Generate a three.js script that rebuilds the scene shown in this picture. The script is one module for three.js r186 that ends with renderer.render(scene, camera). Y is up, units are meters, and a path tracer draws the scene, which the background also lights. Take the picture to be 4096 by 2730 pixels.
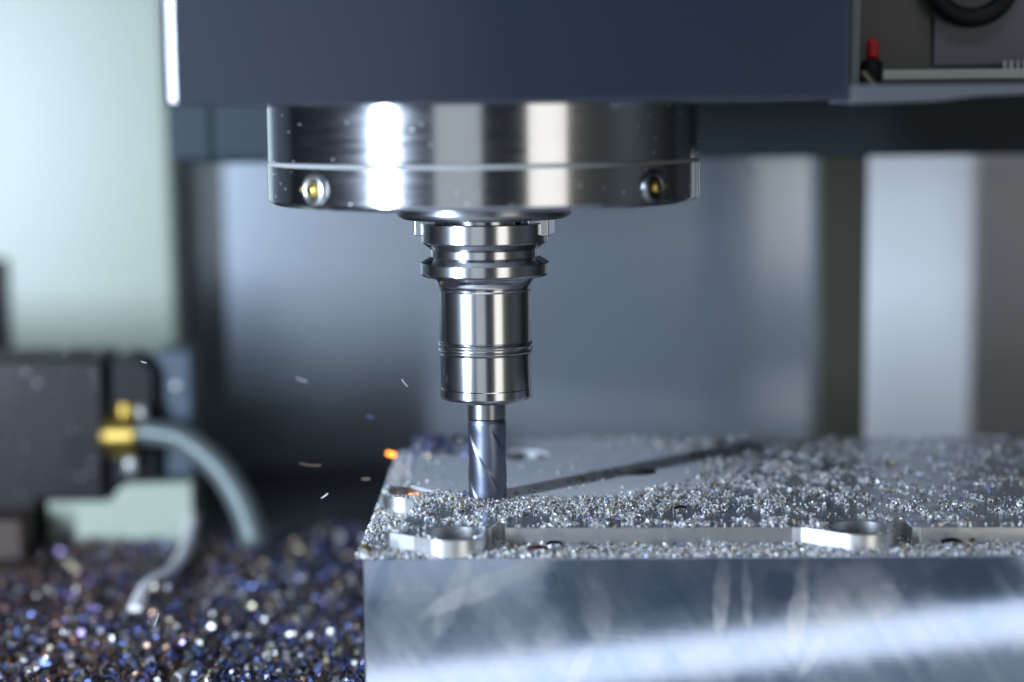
import * as THREE from 'three';
import { RoundedBoxGeometry } from 'three/addons/geometries/RoundedBoxGeometry.js';
import { RectAreaLightUniformsLib } from 'three/addons/lights/RectAreaLightUniformsLib.js';
import { mergeGeometries } from 'three/addons/utils/BufferGeometryUtils.js';

// ---------------------------------------------------------------- camera, light, exposure
const scene = new THREE.Scene();
scene.background = new THREE.Color(0, 0, 0);
const camera = new THREE.PerspectiveCamera(21.147, 1024 / 682, 0.02, 10);
camera.position.set(-0.00184, 0.13852, 0.63762);
camera.rotation.set(-0.127636, -0.017279, -0.010472, 'YXZ');
camera.focus = 0.63;
camera.userData.fStop = 3.1;
const renderer = new THREE.WebGLRenderer({ antialias: true });
renderer.setSize(1024, 682);
renderer.toneMapping = THREE.LinearToneMapping;
renderer.toneMappingExposure = 1.13;
renderer.shadowMap.enabled = true;
RectAreaLightUniformsLib.init();

const LAMP = { pos: [-0.55, 0.11, 0.475], aim: [0, 0.06, 0], w: 0.026, h: 0.34, L: 320, color: [0.79, 0.94, 1.17] };
const WINDOW = { x0: 0.4, x1: 0.93, y0: -0.28, y1: 0.3, z: 1.0, L: 1.3, color: [1.05, 1.0, 0.9] };
const SIDELIGHT = { x0: -0.46, x1: -0.02, y0: -0.28, y1: 0.3, z: 1.0, L: 0.42, color: [0.9, 0.96, 1.0] };
const SILL = { a: [-0.17, -0.151], b: [0.30, -0.097], z: 0.34, h: 0.019, L: 1.5, color: [0.98, 0.99, 1.02] };

// ---------------------------------------------------------------- helpers
function rng(seed) { let s = seed >>> 0; return () => { s = (s + 0x6D2B79F5) >>> 0; let t = s; t = Math.imul(t ^ (t >>> 15), t | 1); t ^= t + Math.imul(t ^ (t >>> 7), t | 61); return ((t ^ (t >>> 14)) >>> 0) / 4294967296; }; }
function hash(x, y, s) { let h = Math.imul(x, 374761393) + Math.imul(y, 668265263) + Math.imul(s, 1442695041); h = Math.imul(h ^ (h >>> 13), 1274126177); return ((h ^ (h >>> 16)) >>> 0) / 4294967296; }
function vnoise(x, y, s = 0) {
  const xi = Math.floor(x), yi = Math.floor(y), fx = x - xi, fy = y - yi, u = fx * fx * (3 - 2 * fx), v = fy * fy * (3 - 2 * fy);
  const a = hash(xi, yi, s), b = hash(xi + 1, yi, s), c = hash(xi, yi + 1, s), d = hash(xi + 1, yi + 1, s);
  return a + (b - a) * u + (c - a) * v + (a - b - c + d) * u * v;
}
function fbm(x, y, s = 0, o = 4) { let r = 0, a = 0.5, t = 0; for (let i = 0; i < o; i++) { r += a * vnoise(x, y, s + i * 17); t += a; x *= 2.03; y *= 2.03; a *= 0.5; } return r / t; }
const clamp = (v, a = 0, b = 1) => Math.min(b, Math.max(a, v));
const smooth = (a, b, v) => { const t = clamp((v - a) / (b - a)); return t * t * (3 - 2 * t); };
function texture(w, h, fn, srgb = false) {
  const d = new Uint8Array(w * h * 4);
  for (let y = 0; y < h; y++) for (let x = 0; x < w; x++) {
    const c = fn(x / w, y / h, x, y), k = (y * w + x) * 4;
    const a = Array.isArray(c) ? c : [c, c, c];
    for (let i = 0; i < 3; i++) d[k + i] = Math.round(255 * clamp(a[i])); d[k + 3] = 255;
  }
  const t = new THREE.DataTexture(d, w, h); t.magFilter = THREE.LinearFilter; t.minFilter = THREE.LinearMipmapLinearFilter; t.generateMipmaps = true;
  t.wrapS = t.wrapT = THREE.RepeatWrapping; if (srgb) t.colorSpace = THREE.SRGBColorSpace; t.needsUpdate = true; return t;
}
const rgb = (r, g, b) => new THREE.Color().setRGB(r, g, b);
const std = (c, rough, metal, extra = {}) => new THREE.MeshPhysicalMaterial({ color: rgb(...c), roughness: rough, metalness: metal, ...extra });
const taken = {};
function numbered(n) { const k = taken[n] = (taken[n] ?? -1) + 1; return k ? `${n}_${String(k).padStart(3, '0')}` : n; }
function mesh(name, geo, mat, parent) { const m = new THREE.Mesh(geo, mat); m.name = parent ? name : numbered(name); m.castShadow = m.receiveShadow = true; (parent || scene).add(m); return m; }
function tag(o, label, category, group) { Object.assign(o.userData, { label, category }); if (group) o.userData.group = group; return o; }
function thing(name, label, category, pos = [0, 0, 0], group) { const o = new THREE.Group(); o.name = numbered(name); o.position.set(...pos); scene.add(o); return tag(o, label, category, group); }
function structure(o, label, category) { o.userData.kind = 'structure'; return tag(o, label, category); }
function rbox(w, h, d, r, x, y, z, seg = 3) { const g = new RoundedBoxGeometry(w, h, d, seg, r); g.translate(x, y, z); return g; }
function span(x0, x1, y0, y1, z0, z1, r = 0.001) { return rbox(x1 - x0, y1 - y0, z1 - z0, r, (x0 + x1) / 2, (y0 + y1) / 2, (z0 + z1) / 2); }
function lathe(pts, seg = 160) { // pts [r, y] bottom to top, creased at every point
  const parts = [];
  for (let i = 0; i + 1 < pts.length; i++) parts.push(new THREE.LatheGeometry([new THREE.Vector2(...pts[i]), new THREE.Vector2(...pts[i + 1])], seg));
  return mergeGeometries(parts);
}
function smoothLathe(pts, seg = 160) { return new THREE.LatheGeometry(pts.map(p => new THREE.Vector2(...p)), seg); }

// ---------------------------------------------------------------- materials
// fine turning marks: rings round the axis (v runs along the profile), plus a few handling smudges
const turned = texture(512, 512, (u, v, x, y) => 0.5 + 0.5 * (hash(y, 3, 5) - 0.5));
const smudge = texture(512, 512, (u, v, x, y) => { const n = fbm(x / 46, y / 30, 21, 5), p = hash(x, y, 77) > 0.9985 ? 0.35 : 0; return 0.5 + 0.22 * (n - 0.5) + p; });
smudge.repeat.set(4, 1);
const steelNose = std([0.56, 0.57, 0.6], 0.24, 1, { roughnessMap: smudge, bumpMap: turned, bumpScale: 0.0000015, anisotropy: 0.6, anisotropyRotation: 0 });
const steelHolder = std([0.6, 0.61, 0.63], 0.15, 1, { bumpMap: turned, bumpScale: 0.000001, anisotropy: 0.6, anisotropyRotation: 0 });
const steelDark = std([0.30, 0.31, 0.33], 0.3, 1);
const carbide = std([0.2, 0.225, 0.29], 0.36, 1, { anisotropy: 0.3 });
const brass = std([0.78, 0.55, 0.14], 0.3, 1);
const orangePeel = texture(256, 256, (u, v, x, y) => fbm(x / 9, y / 9, 31, 3)); orangePeel.repeat.set(30, 30);
const navyPaint = std([0.0045, 0.0105, 0.023], 0.42, 0, { clearcoat: 0.7, clearcoatRoughness: 0.14, bumpMap: orangePeel, bumpScale: 0.00001 });
const slatePaint = std([0.045, 0.06, 0.07], 0.65, 0, { specularIntensity: 0.4 });
const blackPaint = std([0.008, 0.009, 0.011], 0.5, 0, { specularIntensity: 0.5 });
const greyPanel = std([0.085, 0.085, 0.08], 0.45, 0);
const paleGreen = std([0.4, 0.455, 0.36], 0.34, 0, { bumpMap: orangePeel, bumpScale: 0.00002 });
const whitePaint = std([0.9, 0.91, 0.91], 0.45, 0);
const oliveGrey = std([0.048, 0.05, 0.036], 0.45, 0);
const brushMap = texture(1024, 256, (u, v, x, y) => 0.5 + 0.5 * (hash(x, 1, 41) - 0.5) + 0.3 * (vnoise(x / 2.2, y / 60, 43) - 0.5));
const brushedWall = std([0.4, 0.455, 0.515], 0.24, 0.72, { bumpMap: brushMap, bumpScale: 0.00001 });
const glassRed = std([0.55, 0.02, 0.03], 0.35, 0);

// ---------------------------------------------------------------- the machine's enclosure (round the camera; seen directly only at the back)
{
  const w = mesh('back_wall', span(-0.46, 0.42, -0.09, 0.5, -0.45, -0.42, 0.002), brushedWall);
  structure(w, 'brushed stainless back wall behind the spindle', 'wall');
  const f = mesh('floor', span(-0.9, 0.9, -0.3, -0.0705, -0.45, -0.235, 0.002), std([0.016, 0.017, 0.018], 0.5, 0));
  structure(f, 'black floor plate between the chip pile and the steel wall', 'floor');
  const lower = mesh('tray_floor', span(-0.9, 0.9, -0.32, -0.30, -0.235, 1.05, 0.002), std([0.5, 0.51, 0.52], 0.5, 0)); structure(lower, 'pale grey floor under the chip pile', 'floor');
  const left = mesh('left_wall', span(-0.93, -0.9, -0.32, 0.85, -0.45, 1.05, 0.002), std([0.03, 0.035, 0.045], 0.5, 0)); structure(left, 'dark side wall of the enclosure', 'wall');
  const right = mesh('right_wall', span(0.9, 0.93, -0.32, 0.85, -0.45, 1.05, 0.002), std([0.045, 0.047, 0.038], 0.5, 0)); structure(right, 'olive grey side wall of the enclosure', 'wall');
  const roof = mesh('ceiling', span(-0.93, 0.93, 0.85, 0.88, -0.45, 1.05, 0.002), std([0.1, 0.11, 0.13], 0.6, 0)); structure(roof, 'dark ceiling of the enclosure', 'ceiling');
  const upper = mesh('rear_wall', mergeGeometries([span(-0.93, 0.93, 0.5, 0.88, -0.48, -0.45, 0.002), span(-0.93, -0.46, -0.32, 0.5, -0.48, -0.45, 0.002), span(0.42, 0.93, -0.32, 0.5, -0.48, -0.45, 0.002)]), std([0.1, 0.11, 0.12], 0.6, 0)); structure(upper, 'dark upper back of the enclosure', 'wall');
  // front door with its two lit windows
  const door = thing('machine_door', 'grey enclosure door with two lit windows facing the spindle', 'door', [0, 0, 0]);
  const dm = std([0.035, 0.04, 0.05], 0.5, 0);
  const S = new THREE.Shape([[-0.93, -0.32], [0.93, -0.32], [0.93, 0.88], [-0.93, 0.88]].map(p => new THREE.Vector2(...p)));
  for (const q of [WINDOW, SIDELIGHT]) S.holes.push(new THREE.Path([[q.x0, q.y0], [q.x0, q.y1], [q.x1, q.y1], [q.x1, q.y0]].map(p => new THREE.Vector2(clamp(p[0], -0.9, 0.9), p[1]))));
  const dg = new THREE.ExtrudeGeometry(S, { depth: 0.03, bevelEnabled: false }); dg.translate(0, 0, WINDOW.z + 0.01);
  mesh('door_panel', dg, dm, door);
  for (const q of [WINDOW, SIDELIGHT]) {
    const x1 = Math.min(q.x1, 0.9), w = x1 - q.x0, h = q.y1 - q.y0;
    const pane = mesh('window_pane', new THREE.BoxGeometry(w, h, 0.008).translate((q.x0 + x1) / 2, (q.y0 + q.y1) / 2, q.z + 0.024), std([0.6, 0.6, 0.6], 0.6, 0, { emissive: rgb(...q.color), emissiveIntensity: q.L * 0.35 }), door);
    const l = new THREE.RectAreaLight(rgb(...q.color), q.L * 0.65, w, h); l.position.set((q.x0 + x1) / 2, (q.y0 + q.y1) / 2, q.z + 0.012); l.lookAt((q.x0 + x1) / 2, (q.y0 + q.y1) / 2, 0); door.add(l);
  }
}
{ // upright LED work lamp at the front left corner
  const g = thing('work_lamp', 'upright white LED work lamp at the enclosure corner', 'lamp', LAMP.pos);
  g.lookAt(...LAMP.aim);
  mesh('housing', rbox(LAMP.w + 0.02, LAMP.h + 0.03, 0.03, 0.006, 0, 0, -0.02), steelDark, g);
  mesh('diffuser', rbox(LAMP.w, LAMP.h, 0.006, 0.002, 0, 0, -0.003), std([0.8, 0.8, 0.8], 0.5, 0, { emissive: rgb(...LAMP.color), emissiveIntensity: 4 }), g);
  const l = new THREE.RectAreaLight(rgb(...LAMP.color), LAMP.L, LAMP.w, LAMP.h); l.position.set(0, 0, 0.004); l.rotation.y = Math.PI; g.add(l);
}
{ // added fill light, weak and wide, out of view: softens the tool's shadow
  const C = { pos: [0.15, 0.845, 0.68], w: 0.6, h: 0.22, L: 3.2, color: [0.9, 0.97, 1.06] };
  const g = thing('added_fill_lamp', 'added wide dim fill light panel under the enclosure ceiling, out of view', 'lamp', C.pos);
  mesh('fill_panel_frame', rbox(C.w + 0.03, 0.012, C.h + 0.03, 0.003, 0, 0, 0), steelDark, g);
  mesh('diffuser', rbox(C.w, 0.004, C.h, 0.001, 0, -0.007, 0), std([0.8, 0.8, 0.8], 0.5, 0, { emissive: rgb(...C.color), emissiveIntensity: 0.8 }), g);
  const l = new THREE.RectAreaLight(rgb(...C.color), C.L, C.w, C.h); l.position.set(0, -0.012, 0); l.rotation.x = -Math.PI / 2; g.add(l);
}
{ // added glow strip standing in for a bright sill, mirrored as a slanting band
  const dx = SILL.b[0] - SILL.a[0], dy = SILL.b[1] - SILL.a[1], len = Math.hypot(dx, dy);
  const g = thing('added_sill_glow', 'added slanting white glow strip in place of a bright front sill, out of view', 'added glow strip', [(SILL.a[0] + SILL.b[0]) / 2, (SILL.a[1] + SILL.b[1]) / 2, SILL.z]);
  g.rotation.z = Math.atan2(dy, dx);
  mesh('channel', rbox(len + 0.01, SILL.h + 0.006, 0.01, 0.002, 0, 0, 0.008), steelDark, g);
  mesh('diffuser', rbox(len, SILL.h, 0.004, 0.001, 0, 0, 0.001), std([0.8, 0.8, 0.8], 0.5, 0, { emissive: rgb(...SILL.color), emissiveIntensity: SILL.L * 0.4 }), g);
  const l = new THREE.RectAreaLight(rgb(...SILL.color), SILL.L * 0.6, len, SILL.h); l.position.set(0, 0, -0.004); g.add(l);
}

// ---------------------------------------------------------------- sheet-metal panels and posts behind
{
  const p = mesh('side_panel', span(-0.31, -0.1695, -0.0702, 0.5, -0.4, -0.37, 0.005), paleGreen);
  tag(p, 'pale green painted sheet-metal panel beside the chip pile', 'panel');
  const ws = mesh('dark_strip', span(-0.31, -0.2615, 0.008, 0.0585, -0.3698, -0.3668, 0.001), blackPaint); tag(ws, 'black strip fixed to the pale green panel above the fixture block', 'strip');
  const post = mesh('frame_post', span(0.1635, 0.1878, -0.0705, 0.114, -0.275, -0.25, 0.002), oliveGrey);
  tag(post, 'dark olive grey upright post in front of the white panel', 'post');
  const wp = mesh('white_panel', span(0.008, 0.2, -0.0702, 0.3, -0.013, 0, 0.002), whitePaint);
  wp.position.set(0.2, 0, -0.405); wp.rotation.y = -0.13; tag(wp, 'bright white upright panel right behind the olive post', 'panel');
}

// ---------------------------------------------------------------- spindle head
{
  const h = thing('spindle_housing', 'dark navy painted spindle housing above the tool', 'machine housing', [0, 0.139, 0]);
  // front casting with a chamfered left corner; outline seen from above (x, -z)
  const s = new THREE.Shape(); const R = 0.0035;
  s.moveTo(-0.0948, 0.2); s.lineTo(-0.0948, -0.0868); s.quadraticCurveTo(-0.0948, -0.0884, -0.0938, -0.0888); s.lineTo(-0.0913, -0.0898); s.quadraticCurveTo(-0.0908, -0.09, -0.0903, -0.09); s.lineTo(0.1085, -0.09); s.quadraticCurveTo(0.1098, -0.09, 0.1098, -0.0885); s.lineTo(0.1098, 0.2);
  const g = new THREE.ExtrudeGeometry(s, { depth: 0.2, bevelEnabled: true, bevelThickness: 0.0018, bevelSize: 0.0012, bevelOffset: -0.0012, bevelSegments: 4, curveSegments: 16 });
  g.rotateX(-Math.PI / 2); g.translate(0, 0.0022, 0);
  mesh('front_casting', g, navyPaint, h);
  // right wing, set back, with its rail, label and fittings
  mesh('recess_panel', span(0.1098, 0.36, 0.0085, 0.2, 0.0, 0.045, 0.001), greyPanel, h);
  mesh('light_plate', span(0.1447, 0.30, 0.0112, 0.2, 0.0452, 0.047, 0.0004), std([0.13, 0.15, 0.18], 0.45, 0), h);
  mesh('seam_strip', span(0.1104, 0.1116, 0.004, 0.2, 0.046, 0.089, 0.0004), std([0.12, 0.125, 0.12], 0.4, 0), h);
  const rail = mesh('rail', span(0.1205, 0.36, 0.0066, 0.0098, 0.046, 0.052, 0.0004), std([0.62, 0.66, 0.62], 0.4, 0), h);
  const r2 = rng(5);
  for (let i = 0; i < 7; i++) mesh('scale_mark', new THREE.BoxGeometry(0.0006 + 0.0006 * r2(), 0.0032, 0.0003).translate(0.1665 + i * 0.0021, 0.0108, 0.0512), std([0.6, 0.64, 0.62], 0.5, 0), rail);
  mesh('dark_rail', span(0.1104, 0.36, 0.003, 0.0064, 0.03, 0.055, 0.0004), blackPaint, h);
  const lip = new THREE.Shape(); lip.moveTo(0.11, 0.0045); lip.lineTo(0.36, 0.0045);
  const pts = [[0.36, 0.0036], [0.2, 0.0028], [0.161, 0.002], [0.148, 0.0016], [0.135, 0.0002], [0.11, -0.0003]]; for (const p of pts) lip.lineTo(...p);
  const lg = new THREE.ExtrudeGeometry(lip, { depth: 0.035, bevelEnabled: true, bevelThickness: 0.0004, bevelSize: 0.0004, bevelSegments: 2 }); lg.translate(0, 0, 0.055);
  mesh('lower_lip', lg, std([0.075, 0.083, 0.095], 0.45, 0), h);
  // red-tipped fitting in the recess corner
  const fit = mesh('fitting', smoothLathe([[0, -0.006], [0.0032, -0.006], [0.0036, -0.003], [0.0036, 0.001], [0.0022, 0.0024], [0, 0.0024]], 24).translate(0.1232, 0.0108, 0.054), blackPaint, h);
  mesh('cap', smoothLathe([[0, 0], [0.0019, 0], [0.0021, 0.0016], [0.0019, 0.0052], [0.001, 0.0066], [0, 0.0068]], 20).translate(0.1234, 0.0132, 0.054), glassRed, fit);
  mesh('nut', new THREE.CylinderGeometry(0.002, 0.002, 0.007, 6).rotateZ(0.7).translate(0.1215, 0.0065, 0.058), std([0.35, 0.33, 0.27], 0.35, 1), fit);
  // black hose coupling low at the top right
  const hc = mesh('hose_coupling', new THREE.TorusGeometry(0.0125, 0.0032, 16, 48).translate(0.1555, 0.0385, 0.051), blackPaint, h);
  mesh('coupling_face', new THREE.CylinderGeometry(0.0105, 0.0105, 0.004, 40).rotateX(Math.PI / 2).translate(0.1555, 0.0385, 0.0495), std([0.06, 0.065, 0.07], 0.5, 0), hc);
}
{
  const b = thing('cross_beam', 'dark slate beam behind the spindle nose', 'beam', [0, 0.114, -0.2]);
  mesh('beam_body', rbox(0.62, 0.06, 0.1, 0.006, 0.167, 0.03, -0.05, 5), slatePaint, b);
  mesh('end_step', span(-0.1425, -0.1215, 0.001, 0.05, -0.03, 0.002, 0.004), slatePaint, b);
  const d = mesh('coolant_droplet', smoothLathe([[0, -0.0034], [0.0012, -0.0031], [0.0019, -0.002], [0.002, -0.001], [0.0014, 0.0006], [0.0007, 0.0016], [0, 0.002]], 20), new THREE.MeshPhysicalMaterial({ color: 0xffffff, roughness: 0.02, transmission: 1, thickness: 0.003, ior: 1.33 }));
  d.position.set(0.1235, 0.1125, -0.199); tag(d, 'clear coolant droplet hanging under the dark beam', 'droplet');
}

// ---------------------------------------------------------------- spindle nose, tool holder, end mill
{
  const n = thing('spindle_nose', 'round polished steel spindle nose with two brass coolant nozzles', 'spindle nose', [0, 0.1, 0]);
  mesh('upper_ring', lathe([[0, 0.0205], [0.0738, 0.0205], [0.0745, 0.0209], [0.0745, 0.0414], [0, 0.0414]]), steelNose, n);
  const low = mesh('lower_ring', lathe([[0, 0.0062], [0.0727, 0.0062], [0.0743, 0.0072], [0.0747, 0.0078], [0.0747, 0.0195]]), steelNose, n);
  mesh('seam_ring', lathe([[0.0747, 0.0195], [0.0742, 0.0203], [0.0738, 0.0205]]), std([0.46, 0.47, 0.46], 0.75, 0.4), n);
  mesh('spindle_end', lathe([[0.018, 0.0002], [0.0284, 0.0002], [0.0302, 0.0012], [0.0306, 0.0022], [0.0306, 0.0062]], 120), steelDark, n);
  for (const s of [-1, 1]) { // drive keys under the spindle end
    const k = mesh('drive_key', rbox(0.0075, 0.0062, 0.0125, 0.0006, s * 0.0201, -0.0027, 0), steelHolder, n); k.rotation.y = -0.22;
  }
  const rs = rng(404), sp = [];
  for (let i = 0; i < 46; i++) { const a = (rs() - 0.5) * 2.8, g = nugget(30 + i % 3, 0.00022 + 0.0002 * rs()); g.scale(1, 1, 0.5); g.translate(0, 0.0085 + 0.031 * Math.pow(rs(), 1.8), 0.0747); g.rotateY(a); sp.push(g); }
  const sk = mesh('stuck_specks', mergeGeometries(sp), std([0.7, 0.7, 0.7], 0.4, 0.5), n); sk.userData.kind = 'stuff';
  for (const a of [-46.5, 46.2]) {
    const t = a * Math.PI / 180, z = new THREE.Group(); z.name = 'coolant_nozzle'; z.position.set(Math.sin(t) * 0.0747, 0.0127, Math.cos(t) * 0.0747); z.rotation.y = t; n.add(z);
    mesh('nozzle_rim', new THREE.TorusGeometry(0.0042, 0.0014, 12, 40).translate(0, 0, 0.0001), a < 0 ? std([0.72, 0.74, 0.72], 0.3, 1) : steelDark, z);
    mesh('nozzle_socket', new THREE.CylinderGeometry(0.0042, 0.0042, 0.0006, 32).rotateX(Math.PI / 2).translate(0, 0, 0.0002), a < 0 ? steelDark : blackPaint, z);
    mesh('nozzle_ball', new THREE.SphereGeometry(0.0023, 24, 16).scale(1, 1, 0.7).translate(a < 0 ? 0 : 0.0006, 0, 0.0008), brass, z);
    mesh('nozzle_orifice', new THREE.TorusGeometry(0.0009, 0.0003, 8, 20).translate(a < 0 ? 0 : 0.0006, 0, 0.0024), blackPaint, z);
    mesh('lock_screw', new THREE.SphereGeometry(0.0011, 16, 12).scale(1, 1, 0.6).translate(a < 0 ? -0.0062 : 0.006, 0, 0.0003), brass, z);
  }
}
{
  const t = thing('tool_holder', 'polished steel collet tool holder with a V flange under the spindle', 'tool holder', [0, 0.0362, 0]);
  const o = 0.0362, Y = p => p.map(([r, y]) => [r, y - o]);
  const fillet = []; for (let i = 0; i <= 10; i++) { const a = i / 10 * Math.PI / 2; fillet.push([0.0162 + 0.0032 * (1 - Math.cos(a)), 0.0755 + 0.0045 * Math.sin(a)]); }
  mesh('nose_nut', mergeGeometries([lathe(Y([[0.0068, 0.0362], [0.0146, 0.0362], [0.0157, 0.0369]])), smoothLathe(Y([[0.0157, 0.0369], [0.016, 0.0373], [0.0162, 0.0379]])), lathe(Y([[0.0162, 0.0379], [0.0162, 0.0405], [0.01605, 0.0408], [0.01605, 0.0526], [0.0157, 0.0531]]))]), steelHolder, t);
  mesh('clamp_ring', mergeGeometries([smoothLathe(Y([[0.0158, 0.0531], [0.0165, 0.0533], [0.0168, 0.0538], [0.0165, 0.0543], [0.0161, 0.0545]])), smoothLathe(Y([[0.0161, 0.0545], [0.016, 0.0549], [0.0161, 0.0552]])), smoothLathe(Y([[0.0161, 0.0552], [0.0166, 0.0555], [0.0168, 0.056], [0.0165, 0.0566], [0.0158, 0.0568]]))]), steelHolder, t);
  mesh('body', mergeGeometries([lathe(Y([[0.0156, 0.0566], [0.0158, 0.0573], [0.0162, 0.0575], [0.0162, 0.0748], [0.01608, 0.075], [0.0162, 0.0755]])), smoothLathe(Y(fillet))]), steelHolder, t);
  mesh('flange', mergeGeometries([lathe(Y([[0.019, 0.08], [0.0213, 0.08]])), smoothLathe(Y([[0.0213, 0.08], [0.0221, 0.0803], [0.0226, 0.0811]])), lathe(Y([[0.0226, 0.0811], [0.0226, 0.0845], [0.0224, 0.0849], [0.0189, 0.0869], [0.0189, 0.0894], [0.0218, 0.0917], [0.0222, 0.0922], [0.0222, 0.0984], [0.0217, 0.0988], [0.014, 0.0988], [0.014, 0.1005]]))]), steelHolder, t);
}
{
  const e = thing('end_mill', 'dark coated carbide end mill cutting into the plate', 'end mill', [0, -0.0006, 0]);
  mesh('shank', lathe([[0.0062, 0.0297], [0.0067, 0.0303], [0.0067, 0.0372]], 64), steelDark, e);
  // four helical flutes
  const NS = 128, NY = 90, H = 0.0297, pos = [], idx = [], uv = [];
  for (let j = 0; j <= NY; j++) { const y = H * j / NY; for (let i = 0; i <= NS; i++) {
    const a = i / NS * 2 * Math.PI, ph = ((a + y * 92 + 0.7) / (Math.PI / 2)) % 1, q = ph < 0 ? ph + 1 : ph;
    const fade = 1 - smooth(0.024, 0.0285, y);
    const f = q < 0.1 ? 0 : q < 0.2 ? smooth(0.1, 0.2, q) : 1 - smooth(0.2, 0.95, q);
    const r = 0.0068 - 0.0003 * f * fade - 0.0003 * smooth(0.0285, 0.0297, y);
    pos.push(Math.sin(a) * r, y, Math.cos(a) * r); uv.push(i / NS * 4, y * 30);
  } }
  for (let j = 0; j < NY; j++) for (let i = 0; i < NS; i++) { const a = j * (NS + 1) + i, b = a + 1, c = a + NS + 1, d = c + 1; idx.push(a, b, d, a, d, c); }
  const g = new THREE.BufferGeometry(); g.setAttribute('position', new THREE.Float32BufferAttribute(pos, 3)); g.setAttribute('uv', new THREE.Float32BufferAttribute(uv, 2)); g.setIndex(idx); g.computeVertexNormals();
  mesh('flutes', g, carbide, e);
}

// ---------------------------------------------------------------- the aluminium plate
const PA = -2 * Math.PI / 180, ca = Math.cos(PA), sa = Math.sin(PA);
const L = (x, z) => [x * ca - z * sa, x * sa + z * ca];       // world (x, z) to the plate's own axes
const plate = thing('aluminium_plate', 'thick machined aluminium plate with bored bosses, strewn with chips', 'plate', [0, -0.065, 0]);
plate.rotation.y = PA;
const HOLES = { A: [-0.0118, 0.0503, 0.0097], B: [-0.0277, -0.0147, 0.0075], C: [0.1222, 0.0505, 0.0097], E: [0.0563, -0.0444, 0.0085], F: [0.0141, -0.079, 0.0105], G: [0.118, -0.1055, 0.0095], D: [0.2185, -0.040, 0.019] };
const LEDGE = 0.006;
const SW = [0.022, -0.056, 0.060];                              // the freshly milled circle, swept clear of chips
const outline = [];                                            // the raised land, as [x, z] in world axes
{
  const arc = (cx, cz, r, a0, a1, n = 28) => { for (let i = 0; i <= n; i++) { const a = (a0 + (a1 - a0) * i / n) * Math.PI / 180; outline.push([cx + r * Math.sin(a), cz + r * Math.cos(a)]); } };
  outline.push([-0.0305, -0.1185], [0.42, -0.1005], [0.42, 0.068], [0.142, 0.0525], [0.1395, 0.0515]);
  arc(0.1365, 0.041, 0.0035, 60, 180, 8); arc(0.1355, 0.0455, 0.002, 200, 250, 4);
  arc(HOLES.C[0], HOLES.C[1], 0.0118, 72, -38); outline.push([0.1095, 0.0552], [0.103, 0.0507], [0.1, 0.0497], [0.0085, 0.0452], [0.0055, 0.0447]);
  arc(0.0035, 0.0375, 0.0032, 50, 180, 8); arc(0.001, 0.0445, 0.002, 180, 250, 4);
  arc(HOLES.A[0], HOLES.A[1], 0.0116, 72, -42); outline.push([-0.0245, 0.0548], [-0.0325, 0.0492], [-0.0345, 0.046], [-0.034, 0.04], [-0.031, 0.034], [-0.0275, 0.026], [-0.0262, 0.01], [-0.0268, -0.002]);
  arc(HOLES.B[0], HOLES.B[1], 0.0107, -10, -170); outline.push([-0.0285, -0.03], [-0.0295, -0.06]);
}
const inLand = (x, z) => { let c = false; for (let i = 0, j = outline.length - 1; i < outline.length; j = i++) { const [xi, zi] = outline[i], [xj, zj] = outline[j]; if ((zi > z) !== (zj > z) && x < (xj - xi) * (z - zi) / (zj - zi) + xi) c = !c; } return c; };
const milled = texture(1024, 1024, (u, v, x, y) => 0.5 + 0.25 * (vnoise(x / 2.2, y / 2.2, 51) - 0.5) + 0.3 * (fbm(x / 60, y / 60, 52, 4) - 0.5)); milled.repeat.set(8, 8);
const arcs = texture(1024, 1024, (u, v, x, y) => { const d = Math.hypot(x - 512, y + 300); return 0.5 + 0.5 * Math.sin(d * 0.55) * 0.7 + 0.2 * (hash(x, y, 3) - 0.5); }); arcs.repeat.set(14, 14);
const alu = std([0.36, 0.39, 0.45], 0.55, 0.7, { roughnessMap: milled, bumpMap: arcs, bumpScale: 0.00002 });
const aluBright = std([0.8, 0.81, 0.81], 0.32, 1);
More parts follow.
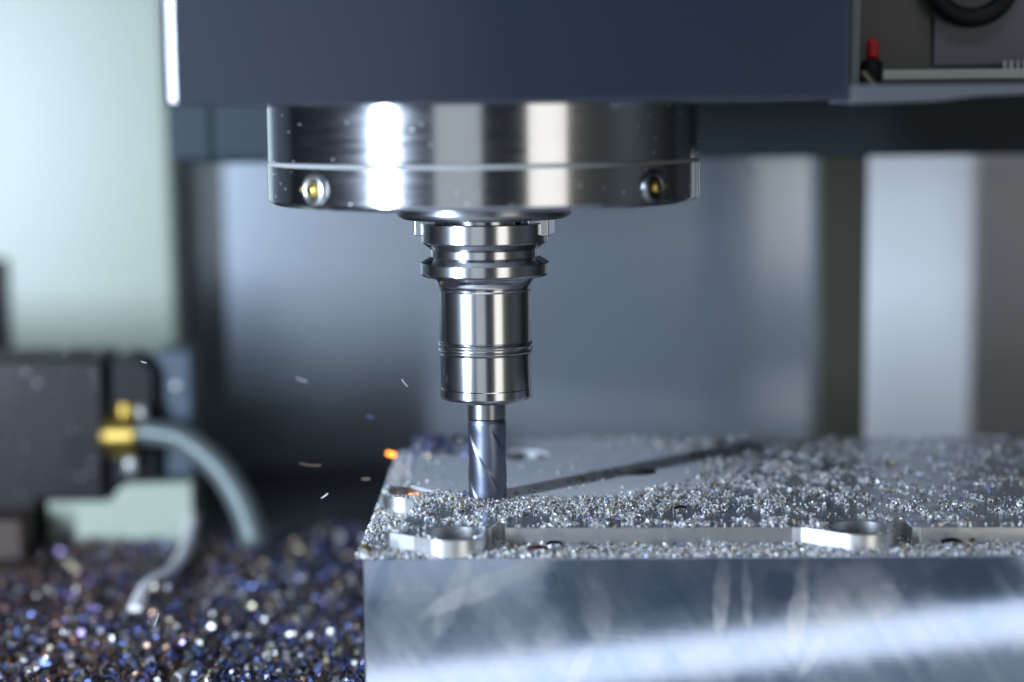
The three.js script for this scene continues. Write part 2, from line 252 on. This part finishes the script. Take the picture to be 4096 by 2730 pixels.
{
  const shapeOf = (pts) => new THREE.Shape(pts.map(([x, z]) => { const q = L(x, z); return new THREE.Vector2(q[0], -q[1]); }));
  const circle = (h, r) => { const q = L(h[0], h[1]), p = new THREE.Path(); p.absarc(q[0], -q[1], r ?? h[2], 0, Math.PI * 2, true); return p; };
  const land = shapeOf(outline); for (const k in HOLES) land.holes.push(circle(HOLES[k]));
  const lg = new THREE.ExtrudeGeometry(land, { depth: LEDGE - 0.0006, bevelEnabled: true, bevelThickness: 0.0003, bevelSize: 0.0003, bevelOffset: -0.0003, bevelSegments: 2, curveSegments: 48 });
  lg.rotateX(-Math.PI / 2); lg.translate(0, 0.065 - LEDGE + 0.0003, 0);
  mesh('raised_land', lg, [alu, aluBright], plate);
  const ring = []; for (let i = 0; i < 120; i++) { const a = i / 120 * 2 * Math.PI; const x = SW[0] + SW[2] * Math.sin(a); if (x > -0.0285) ring.push([x, SW[1] + SW[2] * Math.cos(a)]); }
  const disc = shapeOf(ring); for (const k of ['E', 'F']) disc.holes.push(circle(HOLES[k], HOLES[k][2] + 0.0003));
  const dg = new THREE.ExtrudeGeometry(disc, { depth: 0.0007, bevelEnabled: false, curveSegments: 48 });
  dg.rotateX(-Math.PI / 2); dg.translate(0, 0.0649, 0);
  mesh('milled_face', dg, std([0.8, 0.83, 0.88], 0.8, 0.3, { bumpMap: arcs, bumpScale: 0.00001 }), plate);
  const f0 = L(-0.0405, 0.0612), b0 = L(-0.0405, -0.1205);
  const X0 = f0[0], ZF = f0[1], ZB = b0[1], X1 = 0.42;
  const base = new THREE.Shape([[X0, -ZF + 0.0006], [X1, -ZF + 0.0006], [X1, -ZB], [X0 + 0.002, -ZB]].map(p => new THREE.Vector2(...p)));
  for (const k in HOLES) base.holes.push(circle(HOLES[k], HOLES[k][2] - 0.0004));
  const bg = new THREE.ExtrudeGeometry(base, { depth: 0.065 - LEDGE - 0.0004, bevelEnabled: true, bevelThickness: 0.0002, bevelSize: 0.0003, bevelOffset: -0.0003, bevelSegments: 2, curveSegments: 48 });
  bg.rotateX(-Math.PI / 2); bg.translate(0, 0.0002, 0);
  mesh('base_block', bg, alu, plate);
  // the polished, coolant-smeared front face: u over 0.26 m from the corner, v over the height
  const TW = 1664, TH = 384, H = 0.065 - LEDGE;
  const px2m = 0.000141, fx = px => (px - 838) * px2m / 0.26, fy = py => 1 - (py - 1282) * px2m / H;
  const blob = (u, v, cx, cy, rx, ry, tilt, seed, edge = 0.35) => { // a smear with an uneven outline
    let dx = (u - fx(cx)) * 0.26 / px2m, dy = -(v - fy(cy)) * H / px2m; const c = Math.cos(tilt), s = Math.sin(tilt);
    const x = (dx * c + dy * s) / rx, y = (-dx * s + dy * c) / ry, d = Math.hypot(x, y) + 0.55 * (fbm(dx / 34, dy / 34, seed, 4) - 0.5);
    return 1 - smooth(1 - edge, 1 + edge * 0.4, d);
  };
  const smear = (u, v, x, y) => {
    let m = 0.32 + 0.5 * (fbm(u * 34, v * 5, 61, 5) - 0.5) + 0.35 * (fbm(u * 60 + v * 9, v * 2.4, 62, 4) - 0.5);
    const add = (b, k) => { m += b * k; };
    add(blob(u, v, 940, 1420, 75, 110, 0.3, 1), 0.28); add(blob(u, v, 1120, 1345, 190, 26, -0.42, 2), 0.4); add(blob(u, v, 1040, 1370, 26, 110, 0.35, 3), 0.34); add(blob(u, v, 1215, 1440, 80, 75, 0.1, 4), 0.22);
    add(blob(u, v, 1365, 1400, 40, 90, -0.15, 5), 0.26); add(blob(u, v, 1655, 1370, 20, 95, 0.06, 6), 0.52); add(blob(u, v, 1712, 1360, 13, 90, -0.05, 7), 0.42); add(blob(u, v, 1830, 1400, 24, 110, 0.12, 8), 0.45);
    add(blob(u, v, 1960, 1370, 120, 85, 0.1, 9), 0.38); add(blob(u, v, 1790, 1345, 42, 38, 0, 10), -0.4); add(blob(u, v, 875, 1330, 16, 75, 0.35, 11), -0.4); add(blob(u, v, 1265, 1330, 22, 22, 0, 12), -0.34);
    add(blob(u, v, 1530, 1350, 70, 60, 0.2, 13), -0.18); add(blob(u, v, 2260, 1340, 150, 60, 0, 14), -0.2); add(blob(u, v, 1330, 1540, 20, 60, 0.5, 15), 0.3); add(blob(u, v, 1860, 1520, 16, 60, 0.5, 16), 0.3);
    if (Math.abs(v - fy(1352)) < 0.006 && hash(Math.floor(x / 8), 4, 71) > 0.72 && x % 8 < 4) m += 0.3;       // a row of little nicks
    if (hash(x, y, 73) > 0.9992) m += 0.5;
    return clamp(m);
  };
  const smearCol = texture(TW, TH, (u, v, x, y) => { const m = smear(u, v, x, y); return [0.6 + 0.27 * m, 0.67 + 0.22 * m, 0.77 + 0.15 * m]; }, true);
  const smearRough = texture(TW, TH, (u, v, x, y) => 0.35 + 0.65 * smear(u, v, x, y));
  const scratch = texture(1024, 512, (u, v, x, y) => { const a = (x * 0.35 + y) , b = x * 0.12 + y; return 0.5 + 0.4 * (vnoise(a * 0.9, (x - y * 0.35) / 120, 64) - 0.5) + 0.4 * (vnoise(b * 0.35, x / 300, 65) - 0.5); });
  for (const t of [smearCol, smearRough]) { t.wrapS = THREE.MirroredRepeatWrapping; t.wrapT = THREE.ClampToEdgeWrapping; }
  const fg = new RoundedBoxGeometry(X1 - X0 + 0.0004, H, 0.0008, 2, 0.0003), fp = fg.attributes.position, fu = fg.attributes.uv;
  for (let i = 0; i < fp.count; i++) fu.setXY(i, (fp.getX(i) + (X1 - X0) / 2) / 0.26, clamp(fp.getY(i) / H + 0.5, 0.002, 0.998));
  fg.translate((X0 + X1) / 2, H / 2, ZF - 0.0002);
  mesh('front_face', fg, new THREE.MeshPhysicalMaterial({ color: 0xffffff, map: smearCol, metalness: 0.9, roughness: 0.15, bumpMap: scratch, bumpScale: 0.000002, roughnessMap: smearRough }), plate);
}

// ---------------------------------------------------------------- chips
function curl(w, len, turn, thick, seg = 4, r0 = 1) { // a short curled shaving with thickness
  const pos = [], idx = []; const R = len / turn;
  for (let i = 0; i <= seg; i++) { const a = turn * (i / seg - 0.5), ww = w * (0.55 + 0.45 * Math.sin(Math.PI * (0.15 + 0.7 * i / seg))) / 2, tw = 0.25 * w * (i / seg - 0.5);
    for (const [rr, zz] of [[R, -ww], [R, ww], [R + thick, ww], [R + thick, -ww]]) pos.push(Math.sin(a) * rr, Math.cos(a) * rr - R * 0.8, zz + tw); }
  for (let i = 0; i < seg; i++) for (let k = 0; k < 4; k++) { const a = i * 4 + k, b = i * 4 + (k + 1) % 4; idx.push(a, b, b + 4, a, b + 4, a + 4); }
  idx.push(0, 2, 1, 0, 3, 2); const e = seg * 4; idx.push(e, e + 1, e + 2, e, e + 2, e + 3);
  const g = new THREE.BufferGeometry(); g.setAttribute('position', new THREE.Float32BufferAttribute(pos, 3)); g.setIndex(idx); const n = g.toNonIndexed(); n.computeVertexNormals(); return n;
}
function nugget(seed, s) { const g = new THREE.IcosahedronGeometry(s, 0), p = g.attributes.position; for (let i = 0; i < p.count; i++) { const k = 0.65 + 0.7 * hash(Math.round(p.getX(i) * 1e7), Math.round(p.getY(i) * 1e7) + Math.round(p.getZ(i) * 3e7), seed); p.setXYZ(i, p.getX(i) * k * 1.3, p.getY(i) * k * 0.75, p.getZ(i) * k); } g.computeVertexNormals(); return g; }
const chipSilver = std([1, 1, 1], 0.42, 0.35), chipBlue = std([1, 1, 1], 0.37, 0.75);
function scatter(name, label, category, geos, mat, list) { // list of {p, s, c}
  const r = rng(list.length + 11), per = geos.map(() => []);
  list.forEach((o, i) => per[Math.floor(r() * geos.length)].push(o));
  geos.forEach((g, k) => {
    const im = new THREE.InstancedMesh(g, mat, per[k].length), m = new THREE.Matrix4(), q = new THREE.Quaternion(), e = new THREE.Euler(), c = new THREE.Color();
    per[k].forEach((o, i) => { e.set((r() - 0.5) * 6.28, r() * 6.28, (r() - 0.5) * 6.28); q.setFromEuler(e); m.compose(new THREE.Vector3(...o.p), q, new THREE.Vector3(o.s, o.s, o.s)); im.setMatrixAt(i, m); im.setColorAt(i, c.setRGB(...o.c)); });
    im.name = numbered(name); im.castShadow = im.receiveShadow = true; im.userData = { label: label[k] ?? label[0], category, kind: 'stuff' }; scene.add(im);
  });
}
const plateWorld = (lx, lz) => [lx * ca + lz * sa, -lx * sa + lz * ca];
const inHole = (x, z, pad = 0) => { for (const k in HOLES) { const h = HOLES[k]; if (Math.hypot(x - h[0], z - h[1]) < h[2] + pad) return k; } return null; };
{
  const r = rng(101), list = [];
  const silver = () => { const t = r(), k = 0.6 + 0.4 * r(); return t < 0.78 ? [0.9 * k, 0.91 * k, 0.9 * k] : t < 0.89 ? [0.16 * k, 0.16 * k, 0.17 * k] : t < 0.93 ? [0.62 * k, 0.45 * k, 0.2 * k] : t < 0.97 ? [0.2 * k, 0.32 * k, 0.7 * k] : [0.3 * k, 0.2 * k, 0.12 * k]; };
  let guard = 0;
  while (list.length < 36000 && guard++ < 900000) {
    const lx = -0.041 + 0.32 * Math.pow(r(), 1.15), lz = -0.122 + 0.184 * r(), [x, z] = plateWorld(lx, lz);
    if (inHole(x, z, 0.0009)) continue;
    const land = inLand(x, z), d = Math.hypot(x - SW[0], z - SW[1]) - SW[2];
    let dens, pile = 0;
    if (!land) { dens = z > 0.03 ? 0.95 * smooth(0.044, 0.055, z - 0.04 * x) + 0.1 : 0.6; if (z > 0.03) pile = 0.0012 * fbm(x * 300, z * 300, 81, 2); }
    else if (d < 0) { dens = d > -0.004 && z > -0.02 ? 0.5 * (1 + d / 0.004) : 0.004 + 0.016 * smooth(0.55, 0.8, fbm(x * 90, z * 90, 80)); }
    else {
      const front = z > -0.03 ? 1 : 0.65;
      const ridge = Math.exp(-Math.pow((d - 0.007) / 0.008, 2)) * (z > -0.095 ? 1 : 0.4);
      const clump = smooth(0.49, 0.6, fbm(x * 210, z * 150, 82, 4)), far = smooth(0.2, 0.05, x);
      dens = clamp(ridge * 0.95 + front * (0.03 + 0.85 * clump) * (0.28 + 0.72 * far)); pile = 0.0016 * ridge * fbm(x * 380, z * 380, 83, 2) + 0.0007 * clump;
    }
    if (r() > dens) continue;
    const s = (0.55 + 0.9 * r() * r()) * (land && d > 0.03 ? 1.05 : 0.95);
    list.push({ p: [x, (land ? (d < 0 ? 0.0006 : 0) : -LEDGE) + 0.00025 * s + pile * r(), z], s, c: silver() });
  }
  const geos = [nugget(3, 0.00042), nugget(8, 0.00034), curl(0.0008, 0.0018, 2.4, 0.00012, 4), curl(0.0005, 0.0017, 1.4, 0.0001, 3)];
  scatter('metal_chips', ['fine silver grains heaped round the milled circle on the plate', 'very fine silver grit spread over the plate top', 'small curled silver shavings on the plate top', 'tiny bent silver slivers on the plate top'], 'metal chips', geos, chipSilver, list);
  // loose grit along the end mill's shadow line; dark grains paint in that shade
  const dl = [];
  for (let i = 0; i < 60; i++) { const t = r(), x = 0.008 + t * 0.046 + 0.0012 * (r() - 0.5), z = -0.003 - t * 0.041 + (r() - 0.5) * 0.012 * (0.5 + t); if (!inHole(x, z)) dl.push({ p: [x, 0.0009, z], s: 0.5 + 0.6 * r(), c: r() < 0.6 ? [0.2, 0.17, 0.14] : [0.5, 0.46, 0.4] }); }
  scatter('shadow_line_grit', ['few loose grains along the cutter shadow line on the milled circle, most darkened like that shade'], 'metal chips', [nugget(5, 0.0006)], chipSilver, dl);
}
// heat-blued steel chips: the pile on the left and a handful at the plate's back corner
const steelTone = (r, x) => { const t = r(), warm = clamp((-0.09 - x) / 0.08), k = 0.5 + 0.9 * r();  // warm: browner chips to the left, a reflected tint put into colour
  if (t < 0.26 - 0.14 * warm) return [0.11 * k, 0.15 * k, 0.34 * k];
  if (t < 0.36 - 0.1 * warm) return [0.17 * k, 0.13 * k, 0.25 * k];
  if (t < 0.58) return [(0.17 + 0.06 * warm) * k, 0.12 * k, 0.085 * k];
  if (t < 0.76) return [0.1 * k, 0.1 * k, 0.115 * k];
  if (t < 0.95) return [0.4 * k, 0.39 * k, 0.38 * k];
  return [0.5 * k, 0.43 * k, 0.28 * k]; };
const bedY = (x, z) => -0.0705 + 0.008 * (fbm(x * 26, z * 26, 91, 3) - 0.45) + 0.006 * smooth(-0.2, -0.3, x) * smooth(-0.12, -0.24, z);
const steelGeos = [curl(0.0018, 0.0062, 3.0, 0.0003, 6), curl(0.0015, 0.0048, 3.8, 0.00025, 6), curl(0.0019, 0.0048, 1.6, 0.00025, 4), curl(0.0011, 0.0085, 4.6, 0.0002, 9)];
{
  const NX = 70, NZ = 80, g = new THREE.PlaneGeometry(0.44, 0.32, NX, NZ); g.rotateX(-Math.PI / 2); g.translate(-0.26, 0, -0.09);
  const p = g.attributes.position; for (let i = 0; i < p.count; i++) p.setY(i, bedY(p.getX(i), p.getZ(i)) - 0.003); g.computeVertexNormals();
  const b = mesh('chip_pile', g, std([0.2, 0.18, 0.21], 0.6, 0.3)); b.userData = { label: 'packed underlayer of the chip pile left of the plate', category: 'metal chips', kind: 'stuff' };
  const r = rng(202), list = [];
  for (let i = 0; i < 38000; i++) { const x = -0.34 + 0.31 * r(), z = -0.246 + 0.315 * Math.pow(r(), 0.9); list.push({ p: [x, bedY(x, z) - 0.0015 + 0.0042 * r(), z], s: 0.45 + 1.35 * Math.pow(r(), 2.5), c: steelTone(r, x) }); }
  scatter('steel_chips', ['broad curled blue and violet steel chips in the pile beside the plate', 'tight curled blue and brown steel chips in the pile beside the plate', 'flat bent blue and brown steel chips in the pile beside the plate', 'long thin curled steel slivers in the pile beside the plate'], 'metal chips', steelGeos, chipBlue, list);
  const l2 = [];
  for (let i = 0; i < 170; i++) { const x = -0.034 + 0.036 * r() + 0.004, z = -0.116 + 0.04 * Math.pow(r(), 1.4); if (inLand(x, z) && !inHole(x, z)) l2.push({ p: [x, 0.0012 + 0.002 * r(), z], s: 0.5 + 0.5 * r(), c: r() < 0.45 ? [0.14, 0.14, 0.36] : steelTone(r, x) }); }
  scatter('blue_chips', ['heat-blued chips heaped on the far corner of the plate'], 'metal chips', [steelGeos[1]], chipBlue, l2);
}

// ---------------------------------------------------------------- single chips one can pick out
const hot = (k) => new THREE.MeshPhysicalMaterial({ color: rgb(0.3, 0.08, 0.02), roughness: 0.5, emissive: rgb(1.0, 0.28, 0.03), emissiveIntensity: k });
const rod = (a, b, r0) => { const A = new THREE.Vector3(...a), B = new THREE.Vector3(...b), M = A.clone().lerp(B, 0.5); M.y -= A.distanceTo(B) * 0.12; return new THREE.TubeGeometry(new THREE.QuadraticBezierCurve3(A, M, B), 8, r0, 6); };
{
  const g1 = mesh('glowing_chip', rod([-0.0014, 0.0006, 0], [0.0018, -0.0004, 0], 0.0008), hot(5)); g1.position.set(-0.0384, 0.0012, -0.082); tag(g1, 'glowing orange hot chip at the far left corner of the plate', 'glowing chip');
  const g2 = mesh('glowing_chip', rod([-0.0016, 0, 0], [0.0018, 0.0002, 0], 0.0007), hot(3.2)); g2.position.set(-0.0268, 0.0002, -0.0085); tag(g2, 'glowing orange hot chip at the rim of the small bored boss', 'glowing chip');
  const flying = [[-0.07, 0.0366, -0.05, 0.0042, -0.35, 0.00035], [-0.0288, 0.0423, 0, 0.0034, -0.9, 0.00018], [-0.0444, 0.022, -0.05, 0.0025, -0.2, 0.0004], [-0.0657, 0.0078, -0.03, 0.008, -0.12, 0.0002], [-0.0452, 0.002, -0.03, 0.003, 0.05, 0.00035], [-0.058, 0.0021, 0, 0.003, 0.6, 0.0003], [-0.1202, 0.0509, 0, 0.002, -0.3, 0.0002], [-0.119, -0.042, 0, 0.005, 1.2, 0.00016]];
  const labels = ['pale curled chip flying above the dark floor', 'thin bright chip sliver flying left of the tool holder', 'dim blue chip flying above the far plate corner', 'long thin reddish chip streaking over the black floor edge', 'short warm chip flying just off the plate edge', 'tiny bright chip flying low beside the small bored boss', 'tiny bright chip in the air above the black fixture block', 'hair-thin bright sliver standing up from the chip pile'];
  const cols = [[0.7, 0.68, 0.66], [0.8, 0.82, 0.85], [0.2, 0.26, 0.5], [0.45, 0.32, 0.26], [0.5, 0.38, 0.3], [0.6, 0.6, 0.62], [0.8, 0.8, 0.8], [0.7, 0.68, 0.66]];
  flying.forEach(([x, y, z, len, t, rad], i) => { const c = mesh('flying_chip', rod([-len / 2 * Math.cos(t), -len / 2 * Math.sin(t), 0], [len / 2 * Math.cos(t), len / 2 * Math.sin(t), 0], rad), std(cols[i], 0.4, 0.7)); c.position.set(x, y, z); tag(c, labels[i], 'flying chip', 'chips flying through the air'); });
  const darkChip = std([0.03, 0.028, 0.035], 0.35, 0.8), bronze = std([0.3, 0.13, 0.1], 0.3, 1), gold = std([0.6, 0.44, 0.14], 0.35, 1);
  const big = [[0.0212, -0.0042, 0.0535, 0.0056, 0.25, darkChip, 'large dark chip on the ledge below the long step'], [0.0158, -0.0042, 0.0605, 0.007, 0.3, bronze, 'large brown chip on the ledge at the front edge'], [0.0335, -0.0042, 0.0595, 0.0036, -0.2, darkChip, 'small black chip on the ledge near the front edge'], [0.0655, 0.0012, 0.0262, 0.0045, 0.5, bronze, 'shiny copper coloured chip on the plate behind the step'], [0.1505, -0.0044, 0.0585, 0.007, 0.1, darkChip, 'long dark chip on the ledge beyond the second boss'], [0.157, -0.0035, 0.0605, 0.005, 0.9, gold, 'golden splinter leaning on the ledge beyond the second boss'], [-0.0398, -0.0045, 0.0555, 0.007, -0.9, gold, 'thin golden shaving hanging over the front corner of the plate']];
  for (const [x, y, z, len, t, m, lab] of big) { const g = curl(len * 0.28, len, 0.9, 0.0004, 6); g.rotateX(Math.PI / 2 * 0.25); const c = mesh('large_chip', g, m); c.position.set(x, y, z); c.rotation.y = t; tag(c, lab, 'metal chip'); }
}
{ // the pale strip curling out of the pile
  const pts = [[-0.1425, -0.056, -0.232], [-0.1405, -0.0605, -0.205], [-0.1385, -0.0625, -0.168], [-0.1395, -0.0615, -0.145], [-0.1448, -0.0615, -0.124], [-0.1455, -0.0645, -0.096]].map(p => new THREE.Vector3(...p));
  const c = new THREE.CatmullRomCurve3(pts), s = new THREE.Shape(); s.absellipse(0, 0, 0.003, 0.0016, 0, Math.PI * 2);
  const o = mesh('curled_strip', new THREE.ExtrudeGeometry(s, { steps: 60, extrudePath: c, curveSegments: 8 }), std([0.85, 0.84, 0.84], 0.5, 0));
  tag(o, 'pale bent strip lying on the pile of blue steel chips', 'strip');
}

// ---------------------------------------------------------------- fixture block with hose, at the left
{
  const f = thing('fixture_block', 'black wet fixture block with a brass hose fitting, left of the plate', 'fixture block', [-0.2, -0.0705, -0.22]);
  const oily = texture(512, 512, (u, v, x, y) => 0.35 + 0.6 * fbm(x / 26, y / 26, 95, 4)); oily.repeat.set(1, 1);
  const blk = std([0.009, 0.0085, 0.0095], 0.6, 0, { specularIntensity: 0.55, roughnessMap: oily });
  const y = v => v + 0.0705, x = v => v + 0.2;
  const s = new THREE.Shape([[-0.34, 0.0237], [-0.1815, 0.0232], [-0.1795, 0.0215], [-0.1815, -0.0456], [-0.213, -0.0452], [-0.216, -0.0705], [-0.34, -0.0705]].map(([a, b]) => new THREE.Vector2(x(a), y(b))));
  const g = new THREE.ExtrudeGeometry(s, { depth: 0.036, bevelEnabled: true, bevelThickness: 0.003, bevelSize: 0.002, bevelOffset: -0.002, bevelSegments: 3 }); g.translate(0, 0, -0.036);
  mesh('block_body', g, blk, f);
  const pil = new THREE.Shape([[-0.1805, 0.016], [-0.177, 0.0215], [-0.169, 0.0238], [-0.161, 0.0215], [-0.157, 0.016], [-0.1575, -0.037], [-0.1715, -0.0372], [-0.1805, -0.0448]].map(([a, b]) => new THREE.Vector2(x(a), y(b))));
  const pg = new THREE.ExtrudeGeometry(pil, { depth: 0.02, bevelEnabled: true, bevelThickness: 0.002, bevelSize: 0.002, bevelOffset: -0.002, bevelSegments: 3 }); pg.translate(0, 0, -0.026);
  mesh('black_cap', pg, blackPaint, f);
  mesh('side_bracket', span(x(-0.158), x(-0.1405), y(-0.0375), y(0.0245), -0.035, -0.012, 0.002), std([0.06, 0.085, 0.11], 0.4, 0.2), f);
  mesh('bracket_screw', smoothLathe([[0, 0], [0.0022, 0], [0.0022, 0.001], [0, 0.0014]], 20).rotateX(Math.PI / 2).translate(x(-0.148), y(0.007), -0.0125), std([0.6, 0.64, 0.6], 0.35, 1), f);
  const ft = mesh('hose_fitting', new THREE.CylinderGeometry(0.0108, 0.0108, 0.0125, 6).rotateZ(Math.PI / 2).translate(x(-0.1713), y(-0.0135), 0.004), brass, f);
  mesh('fitting_collar', new THREE.CylinderGeometry(0.0068, 0.0082, 0.004, 32).rotateZ(Math.PI / 2).translate(x(-0.1787), y(-0.0135), 0.004), brass, ft);
  mesh('fitting_elbow', new THREE.CylinderGeometry(0.0052, 0.0052, 0.009, 24).translate(x(-0.1705), y(-0.0035), -0.002), std([0.5, 0.36, 0.08], 0.4, 1), ft);
  mesh('clip', new THREE.SphereGeometry(0.004, 20, 14).scale(0.8, 1.2, 0.8).translate(x(-0.1625), y(-0.0035), 0.002), std([0.42, 0.41, 0.4], 0.4, 0.6), f);
  mesh('clip', new THREE.SphereGeometry(0.004, 20, 14).scale(0.9, 1.3, 0.8).translate(x(-0.1685), y(-0.0285), 0.002), std([0.48, 0.48, 0.46], 0.4, 0.6), f);
  const ped = new THREE.Shape([[-0.211, -0.0702], [-0.211, -0.0468], [-0.1822, -0.0468], [-0.1722, -0.0388], [-0.1412, -0.0388], [-0.1412, -0.0702]].map(([a, b]) => new THREE.Vector2(x(a), y(b))));
  mesh('pedestal', new THREE.ExtrudeGeometry(ped, { depth: 0.028, bevelEnabled: true, bevelThickness: 0.001, bevelSize: 0.001, bevelOffset: -0.001, bevelSegments: 2 }).translate(0, 0, -0.034), paleGreen, f);
  // ribbed hose
  const c = new THREE.CatmullRomCurve3([[-0.168, -0.0122], [-0.158, -0.0122], [-0.1435, -0.0155], [-0.128, -0.0275], [-0.1175, -0.0435], [-0.1115, -0.06], [-0.109, -0.078]].map(([a, b], i) => new THREE.Vector3(x(a), y(b), 0.004 + 0.0008 * i)));
  const N = 520, M = 24, fr = c.computeFrenetFrames(N, false), pos = [], idx = [], P = new THREE.Vector3();
  for (let i = 0; i <= N; i++) { c.getPointAt(i / N, P); const r = 0.0057 + 0.001 * i / N + 0.0005 * Math.sin(i / N * 50 * 2 * Math.PI); for (let k = 0; k <= M; k++) { const a = k / M * 2 * Math.PI, n = fr.normals[i], b = fr.binormals[i]; pos.push(P.x + r * (Math.cos(a) * n.x + Math.sin(a) * b.x), P.y + r * (Math.cos(a) * n.y + Math.sin(a) * b.y), P.z + r * (Math.cos(a) * n.z + Math.sin(a) * b.z)); } }
  for (let i = 0; i < N; i++) for (let k = 0; k < M; k++) { const a = i * (M + 1) + k; idx.push(a, a + 1, a + M + 2, a, a + M + 2, a + M + 1); }
  const hg = new THREE.BufferGeometry(); hg.setAttribute('position', new THREE.Float32BufferAttribute(pos, 3)); hg.setIndex(idx); hg.computeVertexNormals();
  mesh('ribbed_hose', hg, std([0.38, 0.43, 0.42], 0.32, 0.7), f);
  // chips stuck to the wet block; extra ones on top imitate its lit edge
  const r = rng(303), parts = [], tmp = nugget(21, 0.0009);
  for (let i = 0; i < 420; i++) { const q = tmp.clone(), sc = 0.4 + 0.9 * r(); q.scale(sc, sc, sc * 0.6); q.rotateY(r() * 6); const onTop = r() < 0.55; q.translate(x(-0.26 + 0.078 * r()), onTop ? y(0.0242) : y(-0.042 + 0.062 * r()), onTop ? -0.03 * r() : 0.0032); parts.push(q); }
  const st = mesh('stuck_chips', mergeGeometries(parts), std([0.35, 0.35, 0.36], 0.3, 0.9), f); st.userData.kind = 'stuff';
  const bb = mesh('brown_block', mergeGeometries([span(-0.40, -0.214, -0.0705, -0.048, -0.215, -0.19, 0.002), span(-0.40, -0.199, -0.0705, -0.0655, -0.19, -0.165, 0.002)]), std([0.055, 0.032, 0.024], 0.6, 0));
  tag(bb, 'brown stepped block low behind the chip pile', 'block');
}
renderer.render(scene, camera);
